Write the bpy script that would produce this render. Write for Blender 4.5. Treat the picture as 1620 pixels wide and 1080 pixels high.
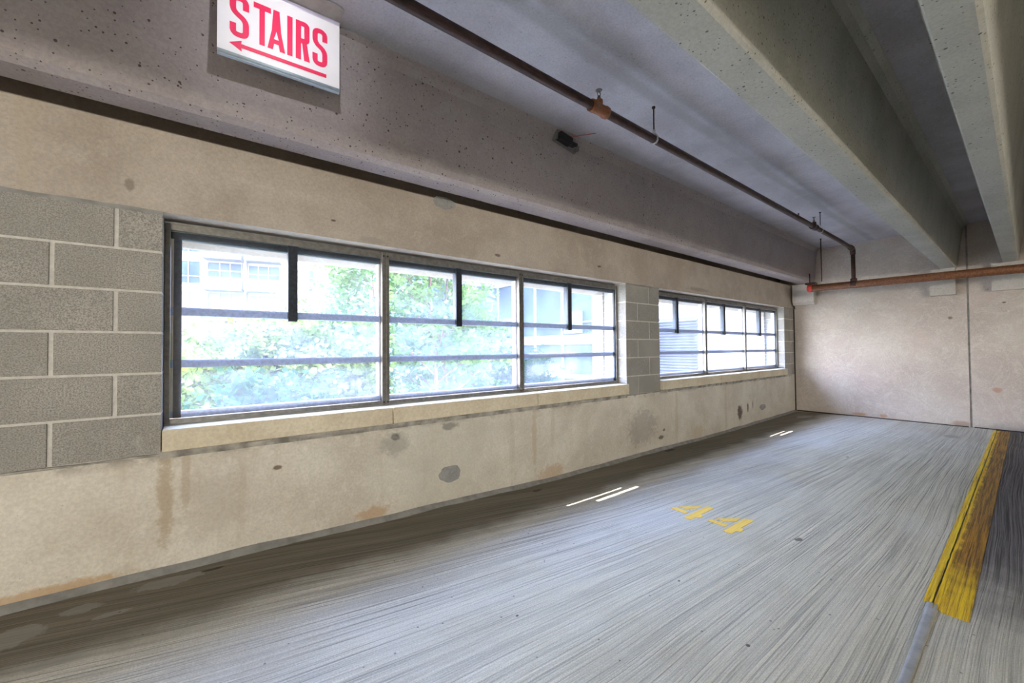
import bpy, bmesh, math, random
from mathutils import Vector, Matrix, noise as mnoise
random.seed(7)
D = bpy.data; C = bpy.context.scene.collection; scn = bpy.context.scene
for o in list(D.objects): D.objects.remove(o)
# ---------------------------------------------------------------- camera
cam = D.cameras.new('camera'); camo = D.objects.new('camera', cam); C.objects.link(camo)
FPX, PITCH, ROLL, YAW, CZ = 634.0, .01862, -.008366, .9116, 1.17
fw = Vector((math.cos(YAW)*math.cos(PITCH), math.sin(YAW)*math.cos(PITCH), math.sin(PITCH)))
r0 = Vector((math.sin(YAW), -math.cos(YAW), 0)); u0 = r0.cross(fw)
rt = r0*math.cos(ROLL)+u0*math.sin(ROLL); upv = rt.cross(fw)
camo.matrix_world = Matrix(((rt.x, upv.x, -fw.x, 0), (rt.y, upv.y, -fw.y, 0), (rt.z, upv.z, -fw.z, CZ), (0, 0, 0, 1)))
cam.sensor_width = 36; cam.lens = FPX/1620*36; cam.clip_start = .02; cam.clip_end = 500
scn.camera = camo
scn.view_settings.view_transform = 'Standard'; scn.view_settings.look = 'None'
scn.view_settings.gamma = 1; scn.view_settings.use_curve_mapping = False
scn.view_settings.exposure = 0.43
# ---------------------------------------------------------------- sky, sun, lamps
W = D.worlds.new('world'); scn.world = W; W.use_nodes = True
wn = W.node_tree.nodes; wl = W.node_tree.links
tc = wn.new('ShaderNodeTexCoord'); sp = wn.new('ShaderNodeSeparateXYZ'); cr = wn.new('ShaderNodeValToRGB')
wl.new(tc.outputs['Generated'], sp.inputs[0]); wl.new(sp.outputs['Z'], cr.inputs[0]); wl.new(cr.outputs[0], wn['Background'].inputs[0])
cr.color_ramp.elements[0].position = 0.0; cr.color_ramp.elements[0].color = (.84, .86, .90, 1)
cr.color_ramp.elements[1].position = .55; cr.color_ramp.elements[1].color = (.46, .60, 1, 1)
wn['Background'].inputs[1].default_value = 24.0
sun = D.lights.new('sun', 'SUN'); sun.energy = 15; sun.angle = .0045; sun.color = (1, .93, .88)
suno = D.objects.new('sun', sun); C.objects.link(suno)
sd = Vector((-.30, -1, -1.70)).normalized()
suno.rotation_euler = sd.to_track_quat('-Z', 'Y').to_euler()
def area(name, loc, target, sx, sy, power, col):
    l = D.lights.new(name, 'AREA'); l.shape = 'RECTANGLE'; l.size = sx; l.size_y = sy; l.energy = power; l.color = col
    o = D.objects.new(name, l); C.objects.link(o); o.location = loc
    o.rotation_euler = (Vector(target)-Vector(loc)).to_track_quat('-Z', 'Y').to_euler(); return o
area('side_fill', (-3.5, -9.5, 1.9), (1.0, 0, 1.72), 4.6, .7, 680, (1, .95, .83))  # added fill lamp inside the closed right wall, standing in for daylight
area('rear_fill', (-4.5, -.8, 1.6), (4, .9, 1.2), 3.0, 1.2, 40, (1, .93, .86))  # added fill lamp behind the camera; no ramp opening is built
# ---------------------------------------------------------------- node helper
class Mat:
    def __init__(s, name, rough=.8, metal=0.0, spec=.3):
        s.m = D.materials.new(name); s.m.use_nodes = True; s.t = s.m.node_tree; s.n = s.t.nodes
        s.b = s.n['Principled BSDF']; s.b.inputs['Roughness'].default_value = rough
        s.b.inputs['Metallic'].default_value = metal; s.b.inputs['Specular IOR Level'].default_value = spec
        s.co = s.n.new('ShaderNodeTexCoord').outputs['Object']
    def put(s, sock, v):
        if isinstance(v, bpy.types.NodeSocket): s.t.links.new(v, sock)
        elif isinstance(v, (tuple, list)) and len(v) == 3 and sock.type == 'RGBA': sock.default_value = (*v, 1)
        else: sock.default_value = v
    def map(s, scale=(1, 1, 1), loc=(0, 0, 0), rot=(0, 0, 0), vec=None):
        n = s.n.new('ShaderNodeMapping'); s.put(n.inputs[0], vec or s.co)
        n.inputs[1].default_value = loc; n.inputs[2].default_value = rot; n.inputs[3].default_value = scale; return n.outputs[0]
    def noise(s, scale=5, detail=4, rough=.6, vec=None, dist=0):
        n = s.n.new('ShaderNodeTexNoise'); s.put(n.inputs['Vector'], vec or s.co)
        n.inputs['Scale'].default_value = scale; n.inputs['Detail'].default_value = detail
        n.inputs['Roughness'].default_value = rough; n.inputs['Distortion'].default_value = dist; return n.outputs[0]
    def voro(s, scale=5, vec=None, feature='F1', rnd=1):
        n = s.n.new('ShaderNodeTexVoronoi'); n.feature = feature; s.put(n.inputs['Vector'], vec or s.co)
        n.inputs['Scale'].default_value = scale; n.inputs['Randomness'].default_value = rnd; return n.outputs['Distance'], n.outputs['Color']
    def math(s, op, a, b=0.0, c=0.0):
        n = s.n.new('ShaderNodeMath'); n.operation = op
        for i, v in enumerate((a, b, c)): s.put(n.inputs[i], v)
        return n.outputs[0]
    def ramp(s, v, lo, hi, a=0.0, b=1.0):
        n = s.n.new('ShaderNodeMapRange'); n.interpolation_type = 'SMOOTHSTEP'; s.put(n.inputs[0], v)
        n.inputs[1].default_value = lo; n.inputs[2].default_value = hi; n.inputs[3].default_value = a; n.inputs[4].default_value = b; return n.outputs[0]
    def mix(s, f, a, b, mode='MIX'):
        n = s.n.new('ShaderNodeMix'); n.data_type = 'RGBA'; n.blend_type = mode
        s.put(n.inputs[0], f); s.put(n.inputs[6], a); s.put(n.inputs[7], b); return n.outputs[2]
    def xyz(s, vec=None):
        n = s.n.new('ShaderNodeSeparateXYZ'); s.put(n.inputs[0], vec or s.co); return n.outputs
    def comb(s, x, y, z):
        n = s.n.new('ShaderNodeCombineXYZ')
        for i, v in enumerate((x, y, z)): s.put(n.inputs[i], v)
        return n.outputs[0]
    def spot(s, c, r, wob=.5, ns=12, soft=.35):
        # 1 inside an uneven blot of radii r around c, 0 outside
        v = s.map(tuple(1/a for a in r), tuple(-c[i]/r[i] for i in range(3)))
        n = s.n.new('ShaderNodeVectorMath'); n.operation = 'LENGTH'; s.put(n.inputs[0], v)
        d = s.math('ADD', n.outputs['Value'], s.math('MULTIPLY', s.math('SUBTRACT', s.noise(ns, 5, .7), .5), wob*2))
        return s.ramp(d, 1-soft, 1+soft*.3, 1.0, 0.0)
    def bump(s, h, strength=.3, dist=.01, prev=None):
        n = s.n.new('ShaderNodeBump'); n.inputs['Strength'].default_value = strength; n.inputs['Distance'].default_value = dist
        s.put(n.inputs['Height'], h)
        if prev: s.put(n.inputs['Normal'], prev)
        return n.outputs[0]
    def col(s, v): s.put(s.b.inputs['Base Color'], v); return s
    def nrm(s, v): s.put(s.b.inputs['Normal'], v); return s
    def rough(s, v): s.put(s.b.inputs['Roughness'], v); return s
def plain(name, col, rough=.6, metal=0.0, var=.12, ns=14, bump=0.0, spec=.3):
    m = Mat(name, rough, metal, spec)
    c = m.mix(m.ramp(m.noise(ns, 4), .3, .7), tuple(a*(1-var) for a in col), tuple(min(1, a*(1+var)) for a in col))
    m.col(c)
    if bump: m.nrm(m.bump(m.noise(ns*6, 4), bump, .004))
    return m.m
# ---------------------------------------------------------------- mesh helper
class MB:
    def __init__(s): s.bm = bmesh.new()
    def face(s, pts, mi=0):
        f = s.bm.faces.new([s.bm.verts.new(p) for p in pts]); f.material_index = mi; return s
    def box(s, a, b, mi=0, bev=0.0, M=None):
        x0, y0, z0 = (min(a[i], b[i]) for i in range(3)); x1, y1, z1 = (max(a[i], b[i]) for i in range(3))
        vs = [s.bm.verts.new(p) for p in ((x0, y0, z0), (x1, y0, z0), (x1, y1, z0), (x0, y1, z0), (x0, y0, z1), (x1, y0, z1), (x1, y1, z1), (x0, y1, z1))]
        fs = [s.bm.faces.new([vs[i] for i in q]) for q in ((0, 3, 2, 1), (4, 5, 6, 7), (0, 1, 5, 4), (1, 2, 6, 5), (2, 3, 7, 6), (3, 0, 4, 7))]
        if bev:
            es = list({e for f in fs for e in f.edges})
            r = bmesh.ops.bevel(s.bm, geom=es, offset=bev, segments=2, affect='EDGES', profile=.6)
            fs = list({f for f in r['faces']} | {f for f in fs if f.is_valid}); vs = list({v for f in fs for v in f.verts})
        for f in fs: f.material_index = mi
        if M is not None: bmesh.ops.transform(s.bm, matrix=M, verts=vs)
        return s
    def prism(s, prof, x0, x1, mi=0, axis=0, segs=1):
        # closed profile of (a, b) pairs swept along an axis
        def P(t, a, b): return (t, a, b) if axis == 0 else ((a, t, b) if axis == 1 else (a, b, t))
        rings = [[s.bm.verts.new(P(x0+(x1-x0)*k/segs, a, b)) for a, b in prof] for k in range(segs+1)]
        n = len(prof); fs = []
        for k in range(segs):
            for i in range(n):
                fs.append(s.bm.faces.new([rings[k][i], rings[k][(i+1) % n], rings[k+1][(i+1) % n], rings[k+1][i]]))
        fs.append(s.bm.faces.new(list(reversed(rings[0])))); fs.append(s.bm.faces.new(rings[-1]))
        for f in fs: f.material_index = mi
        return s
    def tube(s, pts, r, n=12, mi=0, smooth=True, caps=True):
        pts = [Vector(p) for p in pts]; rs = r if isinstance(r, (list, tuple)) else [r]*len(pts)
        prev = None; rings = []
        for i, p in enumerate(pts):
            d = ((pts[min(i+1, len(pts)-1)]-pts[i]).normalized()+(pts[i]-pts[max(i-1, 0)]).normalized()).normalized()
            if prev is None: a = d.orthogonal().normalized()
            else: a = (prev-d*prev.dot(d)).normalized()
            prev = a; b = d.cross(a)
            rings.append([s.bm.verts.new(p+(a*math.cos(2*math.pi*k/n)+b*math.sin(2*math.pi*k/n))*rs[i]) for k in range(n)])
        for i in range(len(rings)-1):
            for k in range(n):
                f = s.bm.faces.new([rings[i][k], rings[i][(k+1) % n], rings[i+1][(k+1) % n], rings[i+1][k]]); f.smooth = smooth; f.material_index = mi
        if caps:
            for q in (list(reversed(rings[0])), rings[-1]): s.bm.faces.new(q).material_index = mi
        return s
    def obj(s, name, mats, parent=None):
        me = D.meshes.new(name); bmesh.ops.recalc_face_normals(s.bm, faces=s.bm.faces); s.bm.to_mesh(me); s.bm.free()
        for m in (mats if isinstance(mats, (list, tuple)) else [mats]): me.materials.append(m)
        o = D.objects.new(name, me); C.objects.link(o)
        if parent is not None:
            o.parent = parent; o.matrix_parent_inverse = Matrix.Translation(parent.location).inverted()
        return o
def tag(o, label, cat, group=None, kind=None):
    if label: o['label'] = label
    if cat: o['category'] = cat
    if group: o['group'] = group
    if kind: o['kind'] = kind
    return o
def empty(name, loc, label=None, cat=None, group=None, kind=None):
    o = D.objects.new(name, None); C.objects.link(o); o.location = loc; o.empty_display_size = .1
    return tag(o, label, cat, group, kind)
def struct(o): o['kind'] = 'structure'; return o
def smooth(t): t = max(0, min(1, t)); return t*t*(3-2*t)
# ---------------------------------------------------------------- main dimensions (metres)
WY = 2.66; WOUT = 2.95; ZC = 2.90; XB = 8.65; XN = -6.0; YF = -10.0; ZS = 2.285
ZL, ZH = .66, 1.873          # top of the lower panel, underside of the header
JX = .29                     # the joint between the two floor slabs runs along y = JX
BASE = [(-6, .06), (-.66, .085), (.23, .065), (1.03, .034), (2.72, -.016), (4.06, -.02), (5.45, -.035), (8.8, -.02)]
def base_z(x):
    for (a, za), (b, zb) in zip(BASE, BASE[1:]):
        if x <= b: return za+(zb-za)*smooth((x-a)/(b-a))
    return BASE[-1][1]
def floor_z(x, y): return base_z(x)*smooth((y-1.7)/(WY-1.7))
# ---------------------------------------------------------------- materials
# floor: swept broom finish, pale patches, grime and painted shade by the wall, painted shade on the far slab
m = Mat('broomed_concrete', .78, 0, .35)
X, Y, Z = m.xyz()
lf = m.noise(.45, 2, .4)
yy = m.ramp(Y, .2, 2.3, 0, .17)
g = m.math('ADD', Y, m.math('MULTIPLY', yy, m.math('SUBTRACT', X, 2.0)))
g = m.math('ADD', g, m.math('MULTIPLY', m.math('SUBTRACT', lf, .5), .12))
gv = m.comb(m.math('MULTIPLY', X, .8), m.math('MULTIPLY', g, 125), 0.0)
st = m.noise(1.0, 4, .72, gv)
gv2 = m.comb(m.math('MULTIPLY', X, .45), m.math('MULTIPLY', g, 26), 3.0)
st2 = m.noise(1.0, 5, .62, gv2)
gv3 = m.comb(m.math('MULTIPLY', X, .3), m.math('MULTIPLY', g, 2.2), 9.0)
st3 = m.noise(1.0, 3, .5, gv3)
fine = m.noise(160, 3, .7); blot = m.noise(1.6, 5, .6)
streak = m.math('ADD', m.math('MULTIPLY', st, .68), m.math('MULTIPLY', st2, .32))
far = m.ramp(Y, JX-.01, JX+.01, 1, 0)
c = m.mix(m.ramp(streak, .36, .60), (.37, .36, .32), (.80, .77, .685))
c = m.mix(m.math('MULTIPLY', m.ramp(st, .37, .44, 1, 0), .62), c, (.15, .14, .12))
c = m.mix(m.math('MULTIPLY', m.ramp(st3, .4, .62), .3), c, (.82, .81, .77))
c = m.mix(m.math('MULTIPLY', m.ramp(blot, .42, .72), .35), c, (.50, .465, .37))
warm = m.math('MULTIPLY', m.ramp(m.math('ADD', Y, m.math('MULTIPLY', m.math('SUBTRACT', m.noise(.9, 4), .5), 2.2)), 1.0, 2.0, .75, 0), m.ramp(X, 5.2, 8.0, .85, .3))
c = m.mix(warm, c, m.mix(1.0, c, (1.0, .94, .74), 'MULTIPLY'))   # warm lamp light on the driving side, tinted into the colour
grain = m.ramp(fine, .3, .7, .84, 1.12)
c = m.mix(1.0, c, m.comb(grain, grain, grain), 'MULTIPLY')
# settled grime and the shadow band under the windows, both painted dark
grime_shade = m.math('MULTIPLY', m.ramp(m.math('ADD', Y, m.math('MULTIPLY', m.noise(2.2, 4), .25)), 2.20, 2.42), .86)
c = m.mix(grime_shade, c, m.mix(m.ramp(streak, .35, .65), (.085, .068, .04), (.17, .14, .09)))
for cc, rr in (((-.40, 2.50, 0), (.07, .035, 1)), ((-.12, 2.55, 0), (.13, .045, 1)), ((-.58, 2.42, 0), (.10, .07, 1)), ((-.30, 2.40, 0), (.06, .015, 1)), ((-.42, 2.2, 0), (.08, .02, 1)), ((8.05, 2.35, 0), (.2, .1, 1)), ((7.62, .64, 0), (.12, .08, 1)), ((7.5, .08, 0), (.1, .08, 1))):
    c = m.mix(m.math('MULTIPLY', m.spot(cc, rr, .95, 12, .15), .6), c, (.36, .345, .31))
c = m.mix(m.spot((2.87, .88, 0), (.035, .02, 1), .9, 30), c, (.2, .17, .14))
for cc, rr in (((.05, 2.56, 0), (.05, .012, 1)), ((2.2, 2.52, 0), (.05, .02, 1)), ((4.3, 2.58, 0), (.12, .03, 1)), ((1.1, 1.4, 0), (.008, .006, 1)), ((1.9, 1.1, 0), (.008, .006, 1)), ((1.7, .7, 0), (.01, .008, 1)), ((5.4, 1.2, 0), (.02, .012, 1))):
    c = m.mix(m.math('MULTIPLY', m.spot(cc, rr, .9, 30, .2), .85), c, (.045, .038, .03))
# shadow over the far slab, painted as dark streaked staining
far_shade = m.math('MULTIPLY', far, m.ramp(m.math('ADD', X, m.math('MULTIPLY', m.noise(3, 4), 1.2)), 2.7, 4.1))
far_shade = m.math('MULTIPLY', far_shade, .9)
c = m.mix(far_shade, c, m.mix(m.ramp(st, .4, .62), (.022, .018, .02), (.14, .12, .125)))
pit = m.voro(11)[0]
c = m.mix(m.math('MULTIPLY', m.ramp(pit, .035, .07, 1, 0), .7), c, (.10, .085, .07))
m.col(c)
b1 = m.bump(st, .9, .010); b2 = m.bump(st2, .22, .010, b1); b3 = m.bump(fine, .25, .002, b2)
m.nrm(b3); m.rough(m.ramp(streak, .3, .7, .85, .6))
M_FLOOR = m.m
def concrete(name, lo, hi, patch, holes=0.0, grime=(.2, .18, .15), gr=.25, scale=1.0, bump=.25, extra=None):
    m = Mat(name, .85, 0, .25)
    n1 = m.noise(1.3*scale, 6, .62); n2 = m.noise(6*scale, 6, .65, dist=.6); n3 = m.noise(70, 3, .7)
    c = m.mix(m.ramp(n1, .32, .68), lo, hi)
    c = m.mix(m.math('MULTIPLY', m.ramp(n2, .5, .72), .45), c, patch)
    c = m.mix(m.math('MULTIPLY', m.ramp(m.noise(3.1*scale, 7, .7, dist=1.5), .56, .74), gr), c, grime)
    h = n3
    if holes:
        v = m.map((1, 1, 1)); wob = m.noise(45, 3, .6)
        for sc, th in ((24, .10), (52, .14), (11, .055)):
            d, cl = m.voro(sc)
            lim = m.math('MULTIPLY', m.ramp(m.xyz(cl)[0], .25, 1, 0, 1), th*1.5)
            k = m.ramp(m.math('SUBTRACT', m.math('ADD', d, m.math('MULTIPLY', m.math('SUBTRACT', wob, .5), .16)), lim), -.02, .015, 1, 0)
            c = m.mix(m.math('MULTIPLY', k, holes), c, (.045, .033, .03))
            h = m.math('SUBTRACT', h, m.math('MULTIPLY', k, 1.2))
    gg = m.ramp(n3, .3, .7, .9, 1.07); c = m.mix(1.0, c, m.comb(gg, gg, gg), 'MULTIPLY')
    if extra: c = extra(m, c)
    m.col(c); m.nrm(m.bump(n2, bump, .02, m.bump(h, .35, .004))); return m.m
def wall_marks(m, c):
    X, Y, Z = m.xyz()
    # vertical water streaks
    s = m.noise(1, 4, .6, m.comb(m.math('MULTIPLY', X, 9), 0.0, m.math('MULTIPLY', Z, .7)))
    c = m.mix(m.math('MULTIPLY', m.ramp(s, .56, .72), .28), c, (.42, .35, .24))
    for cc, rr, col, a in (((-.14, WY, .45), (.035, .3, .27), (.36, .26, .15), .6), ((-.06, WY, .5), (.02, .3, .2), (.36, .26, .15), .4),
                           ((1.05, WY, .575), (.035, .3, .028), (.02, .017, .015), .95), ((1.05, WY, .53), (.10, .3, .09), (.16, .15, .13), .5),
                           ((1.47, WY, .60), (.07, .3, .035), (.10, .095, .09), .8), ((1.40, WY, .4), (.5, .3, .5), (.52, .50, .42), .35),
                           ((3.9, WY, .28), (.28, .3, .22), (.24, .22, .19), .45), ((4.25, WY, .12), (.06, .3, .03), (.08, .065, .05), .8), ((4.32, WY, .2), (.03, .3, .02), (.08, .065, .05), .8),
                           ((6.35, WY, .2), (.09, .3, .11), (.10, .07, .06), .9), ((6.62, WY, .24), (.03, .3, .08), (.10, .07, .06), .8), ((6.8, WY, .26), (.02, .3, .08), (.10, .07, .06), .7),
                           ((.35, WY, .5), (.03, .3, .014), (.14, .08, .05), .8), ((.9, WY, .10), (.12, .3, .045), (.45, .27, .12), .6), ((.05, WY, .35), (.16, .3, .18), (.40, .35, .28), .3),
                           ((2.5, WY, .06), (.18, .3, .07), (.45, .28, .14), .5), ((5.1, WY, .06), (.14, .3, .12), (.5, .36, .22), .4), ((-.55, WY, .12), (.3, .3, .03), (.45, .25, .08), .6),
                           ((2.3, WY, .40), (.03, .3, .3), (.45, .36, .22), .5), ((4.6, WY, .3), (.04, .3, .4), (.45, .38, .26), .35), ((5.9, WY, .3), (.04, .3, .4), (.45, .38, .26), .35),
                           ((-.28, WY, 1.98), (.02, .3, .03), (.2, .17, .14), .7), ((.65, WY, 1.985), (.015, .3, .008), (.08, .05, .04), .9), ((1.92, WY, 1.94), (.03, .3, .012), (.10, .06, .05), .8), ((3.19, WY, 2.0), (.03, .3, .012), (.10, .06, .05), .8),
                           ((.9, WY, 1.90), (.10, .3, .02), (.32, .29, .25), .6), ((1.5, WY, 1.92), (.25, .3, .03), (.34, .30, .24), .4), ((5.2, WY, 1.93), (.3, .3, .03), (.25, .22, .18), .6), ((7.6, WY, 2.05), (.25, .3, .12), (.30, .28, .24), .5)):
        c = m.mix(m.math('MULTIPLY', m.spot(cc, rr, .95, 22, .45), a), c, col)
    # black-brown edge stains right under the sill course
    e = m.math('MULTIPLY', m.ramp(Z, .60, .66), m.ramp(Z, .66, .67, 1, 0))
    c = m.mix(m.math('MULTIPLY', e, m.ramp(m.noise(7, 5, .7), .45, .62, 0, .6)), c, (.16, .13, .10))
    # little dark pits
    d, cl = m.voro(26); c = m.mix(m.math('MULTIPLY', m.ramp(d, .05, .09, 1, 0), .35), c, (.2, .15, .1))
    return c
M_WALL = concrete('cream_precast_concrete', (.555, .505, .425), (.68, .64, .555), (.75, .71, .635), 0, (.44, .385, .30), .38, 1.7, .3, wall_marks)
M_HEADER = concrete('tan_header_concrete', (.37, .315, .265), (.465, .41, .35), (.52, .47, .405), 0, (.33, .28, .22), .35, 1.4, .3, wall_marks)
def back_marks(m, c):
    X, Y, Z = m.xyz()
    s = m.noise(2.4, 6, .6, m.map((1, 1, 1), (0, 0, 0), (.5, 0, 0)), 2.4)
    c = m.mix(m.math('MULTIPLY', m.ramp(s, .5, .53), m.ramp(s, .53, .56, .2, 0)), c, (.82, .77, .70))
    c = m.mix(m.math('MULTIPLY', m.ramp(m.noise(2, 4), .5, .7), .35), c, (.60, .47, .42))
    for cc, rr, col, a in (((XB, 1.75, .04), (.3, .10, .03), (.45, .24, .10), .7), ((XB, 1.45, .05), (.3, .05, .03), (.45, .24, .10), .7), ((XB, .62, .04), (.3, .12, .05), (.35, .22, .14), .6),
                           ((XB, .70, 1.57), (.3, .03, .025), (.2, .14, .08), .8), ((XB, .28, .55), (.3, .05, .04), (.45, .22, .12), .6), ((XB, .2, 1.75), (.3, .02, .012), (.12, .08, .06), .8)):
        c = m.mix(m.math('MULTIPLY', m.spot(cc, rr, .5, 14, .5), a), c, col)
    return c
M_BACK = concrete('trowelled_concrete', (.50, .43, .375), (.60, .535, .47), (.63, .58, .51), 0, (.42, .34, .28), .3, 1.1, .55, back_marks)
M_STEM = concrete('pitted_concrete', (.325, .285, .285), (.385, .345, .34), (.42, .385, .37), .85, (.30, .27, .25), .25, 1.2, .12)
M_STEM2 = concrete('smooth_pitted_concrete', (.41, .41, .365), (.51, .505, .46), (.55, .545, .50), .75, (.36, .35, .31), .25, 1.2, .12)
def ceil_marks(m, c):
    X, Y, Z = m.xyz()
    yw = m.math('ADD', Y, m.math('MULTIPLY', m.math('SUBTRACT', m.noise(1.5, 4), .5), .10))
    d = m.math('ABSOLUTE', m.math('SUBTRACT', yw, 1.55))
    c = m.mix(m.math('MULTIPLY', m.ramp(d, .015, .07, 1, 0), .45), c, (.24, .23, .215))
    d = m.math('ABSOLUTE', m.math('SUBTRACT', X, m.math('ADD', 5.2, m.math('MULTIPLY', Y, .15))))
    c = m.mix(m.math('MULTIPLY', m.ramp(d, .003, .012, 1, 0), .25), c, (.6, .58, .6))
    return m.mix(m.math('MULTIPLY', m.ramp(yw, 2.05, 2.3), .35), c, (.27, .27, .25))
M_CEIL = concrete('ceiling_concrete', (.40, .385, .42), (.51, .50, .55), (.55, .55, .60), .22, (.33, .30, .31), .35, 1.3, .15, ceil_marks)
M_CORBEL = concrete('corbel_concrete', (.50, .46, .41), (.60, .56, .51), (.64, .61, .56), .3, (.35, .3, .26), .25, 2, .2)
m = Mat('concrete_block', .95, 0, .15)
a1 = m.noise(170, 3, .75); a2 = m.noise(2.2, 4)
cbase = m.mix(m.ramp(a2, .35, .68), (.35, .335, .305), (.46, .435, .395))
v0, v1 = m.voro(4.0, m.map((1.2, 1, 2.5)))
c = m.mix(m.ramp(a1, .38, .58), (.23, .22, .20), cbase); c = m.mix(m.math('MULTIPLY', m.ramp(a1, .6, .7), .6), c, (.50, .48, .45))
c = m.mix(m.math('MULTIPLY', m.ramp(m.noise(7, 6, .7), .60, .72), .5), c, (.52, .50, .46))
m.col(c); m.nrm(m.bump(a1, .5, .006)); M_BLOCK = m.m
M_MORTAR = plain('mortar', (.60, .575, .54), .9, 0, .12, 30, .5)
M_SILL = concrete('cast_stone_sill', (.60, .52, .38), (.70, .63, .48), (.73, .67, .53), 0, (.40, .32, .2), .4, 3, .15)
M_ALU = plain('weathered_aluminium', (.20, .19, .175), .42, .65, .2, 30, .1)
M_ALULT = plain('sunlit_side_aluminium', (.62, .57, .53), .6, .15, .08, 20)  # lighter copy of the frame metal, daylight on side faces painted in
M_BAR = plain('hazed_blue_grey_rail', (.34, .42, .68), .5, .05, .15, 60, .1)  # haze over the rails painted in as a blue-grey colour
M_DARK = plain('dark_anodised_sash', (.030, .036, .048), .45, .3, .3, 60, .1)
M_JOINT = plain('joint_sealant', (.27, .265, .25), .7, 0, .2, 12, .3)
M_GAP = plain('dark_gap_filler', (.05, .045, .04), .9, 0, .3, 20, .3)
M_ROD = plain('dark_steel_rod', (.045, .03, .026), .6, .5, .3, 40)
M_GALV = plain('galvanised_strap', (.62, .60, .58), .45, .5, .15, 40)
M_RED = plain('red_paint', (.55, .05, .035), .4, 0, .3, 40)
M_BLACK = plain('black_plastic', (.014, .015, .02), .4, 0, .2, 30)
M_GREYMETAL = plain('painted_bracket', (.16, .16, .155), .6, .2, .2, 30)
def rust(name, a, b, c3, shine=.5):
    m = Mat(name, shine, .15, .5)
    n = m.noise(1, 6, .7, m.map((14, 60, 60))); n2 = m.noise(90, 4, .7)
    c = m.mix(m.ramp(n, .35, .65), a, b); c = m.mix(m.math('MULTIPLY', m.ramp(n2, .58, .7), .7), c, c3)
    m.col(c); m.nrm(m.bump(n2, .5, .003)); return m.m
M_RUST = rust('dark_rusted_pipe', (.022, .011, .009), (.07, .03, .024), (.13, .05, .032))
M_RUST2 = rust('orange_rusted_pipe', (.13, .05, .02), (.26, .105, .045), (.38, .20, .11))
M_FIT = rust('orange_fitting', (.20, .07, .025), (.32, .12, .05), (.12, .05, .03))
m = Mat('yellow_paint', .5, 0, .4)
X, Y, Z = m.xyz()
s = m.noise(1, 5, .7, m.comb(m.math('MULTIPLY', X, 2.0), m.math('MULTIPLY', Y, 90), 0.0))
c = m.mix(m.ramp(s, .38, .6), (.72, .40, .012), (1.0, .70, .018))
c = m.mix(m.math('MULTIPLY', m.ramp(s, .36, .42, 1, 0), .65), c, (.10, .06, .02))
c = m.mix(m.math('MULTIPLY', m.ramp(m.noise(25, 5, .7), .62, .70), .35), c, (.2, .13, .04))
# the same painted shadow turns the far part of the stripe orange brown
far_shade = m.math('MULTIPLY', m.ramp(m.math('ADD', Y, m.math('MULTIPLY', m.noise(8, 3), .05)), .285, .305, 1, 0), m.ramp(m.math('ADD', X, m.math('MULTIPLY', m.noise(6, 4), .8)), 3.05, 3.7))
c = m.mix(m.math('MULTIPLY', far_shade, .92), c, m.mix(m.ramp(s, .4, .62), (.10, .04, .006), (.46, .20, .015)))
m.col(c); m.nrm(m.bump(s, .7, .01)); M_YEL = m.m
m = Mat('worn_yellow_stencil_paint', .6, 0, .3)
X, Y, Z = m.xyz()
s = m.noise(1, 5, .7, m.comb(m.math('MULTIPLY', X, 3.0), m.math('MULTIPLY', Y, 110), 0.0))
m.col(m.mix(m.ramp(s, .35, .62), (.92, .56, .08), (1.0, .74, .16))); m.nrm(m.bump(s, .5, .01)); M_STENCIL = m.m
def dusty_glass(name, dust, refl=.06):
    m = D.materials.new(name); m.use_nodes = True; n = m.node_tree.nodes; l = m.node_tree.links
    for q in list(n): n.remove(q)
    out = n.new('ShaderNodeOutputMaterial'); tr = n.new('ShaderNodeBsdfTransparent'); gl = n.new('ShaderNodeBsdfGlossy')
    tl = n.new('ShaderNodeBsdfTranslucent'); gl.inputs['Roughness'].default_value = .02
    tr.inputs[0].default_value = (1, 1, 1, 1); tl.inputs[0].default_value = (.80, .87, 1, 1)
    lw = n.new('ShaderNodeLayerWeight'); lw.inputs['Blend'].default_value = .5
    pw = n.new('ShaderNodeMath'); pw.operation = 'POWER'; l.new(lw.outputs['Facing'], pw.inputs[0]); pw.inputs[1].default_value = 5
    fr = n.new('ShaderNodeMath'); fr.operation = 'MULTIPLY_ADD'; l.new(pw.outputs[0], fr.inputs[0]); fr.inputs[1].default_value = .35; fr.inputs[2].default_value = .02
    tx = n.new('ShaderNodeTexNoise'); tx.inputs['Scale'].default_value = 5; tx.inputs['Detail'].default_value = 5
    co = n.new('ShaderNodeTexCoord'); l.new(co.outputs['Object'], tx.inputs['Vector'])
    mr = n.new('ShaderNodeMapRange'); l.new(tx.outputs[0], mr.inputs[0]); mr.inputs[1].default_value = .3; mr.inputs[2].default_value = .75
    mr.inputs[3].default_value = dust*.6; mr.inputs[4].default_value = dust*1.4
    a = n.new('ShaderNodeMixShader'); b = n.new('ShaderNodeMixShader')
    l.new(mr.outputs[0], a.inputs[0]); l.new(tr.outputs[0], a.inputs[1]); l.new(tl.outputs[0], a.inputs[2])
    l.new(fr.outputs[0], b.inputs[0]); l.new(a.outputs[0], b.inputs[1]); l.new(gl.outputs[0], b.inputs[2]); l.new(b.outputs[0], out.inputs[0]); return m
M_GLASS = dusty_glass('dusty_window_glass', .055)
M_WHITE = plain('white_facade', (.20, .197, .20), .8, 0, .04, 1)
M_PANE = plain('blue_building_glass', (.045, .062, .095), .12, 0, .35, .4, 0, .06)
M_PANELT = plain('pale_building_glass', (.105, .13, .165), .15, 0, .2, .4, 0, .06)
M_FRAMEW = plain('pinkish_window_frame', (.17, .14, .137), .6, 0, .05, 2)
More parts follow.
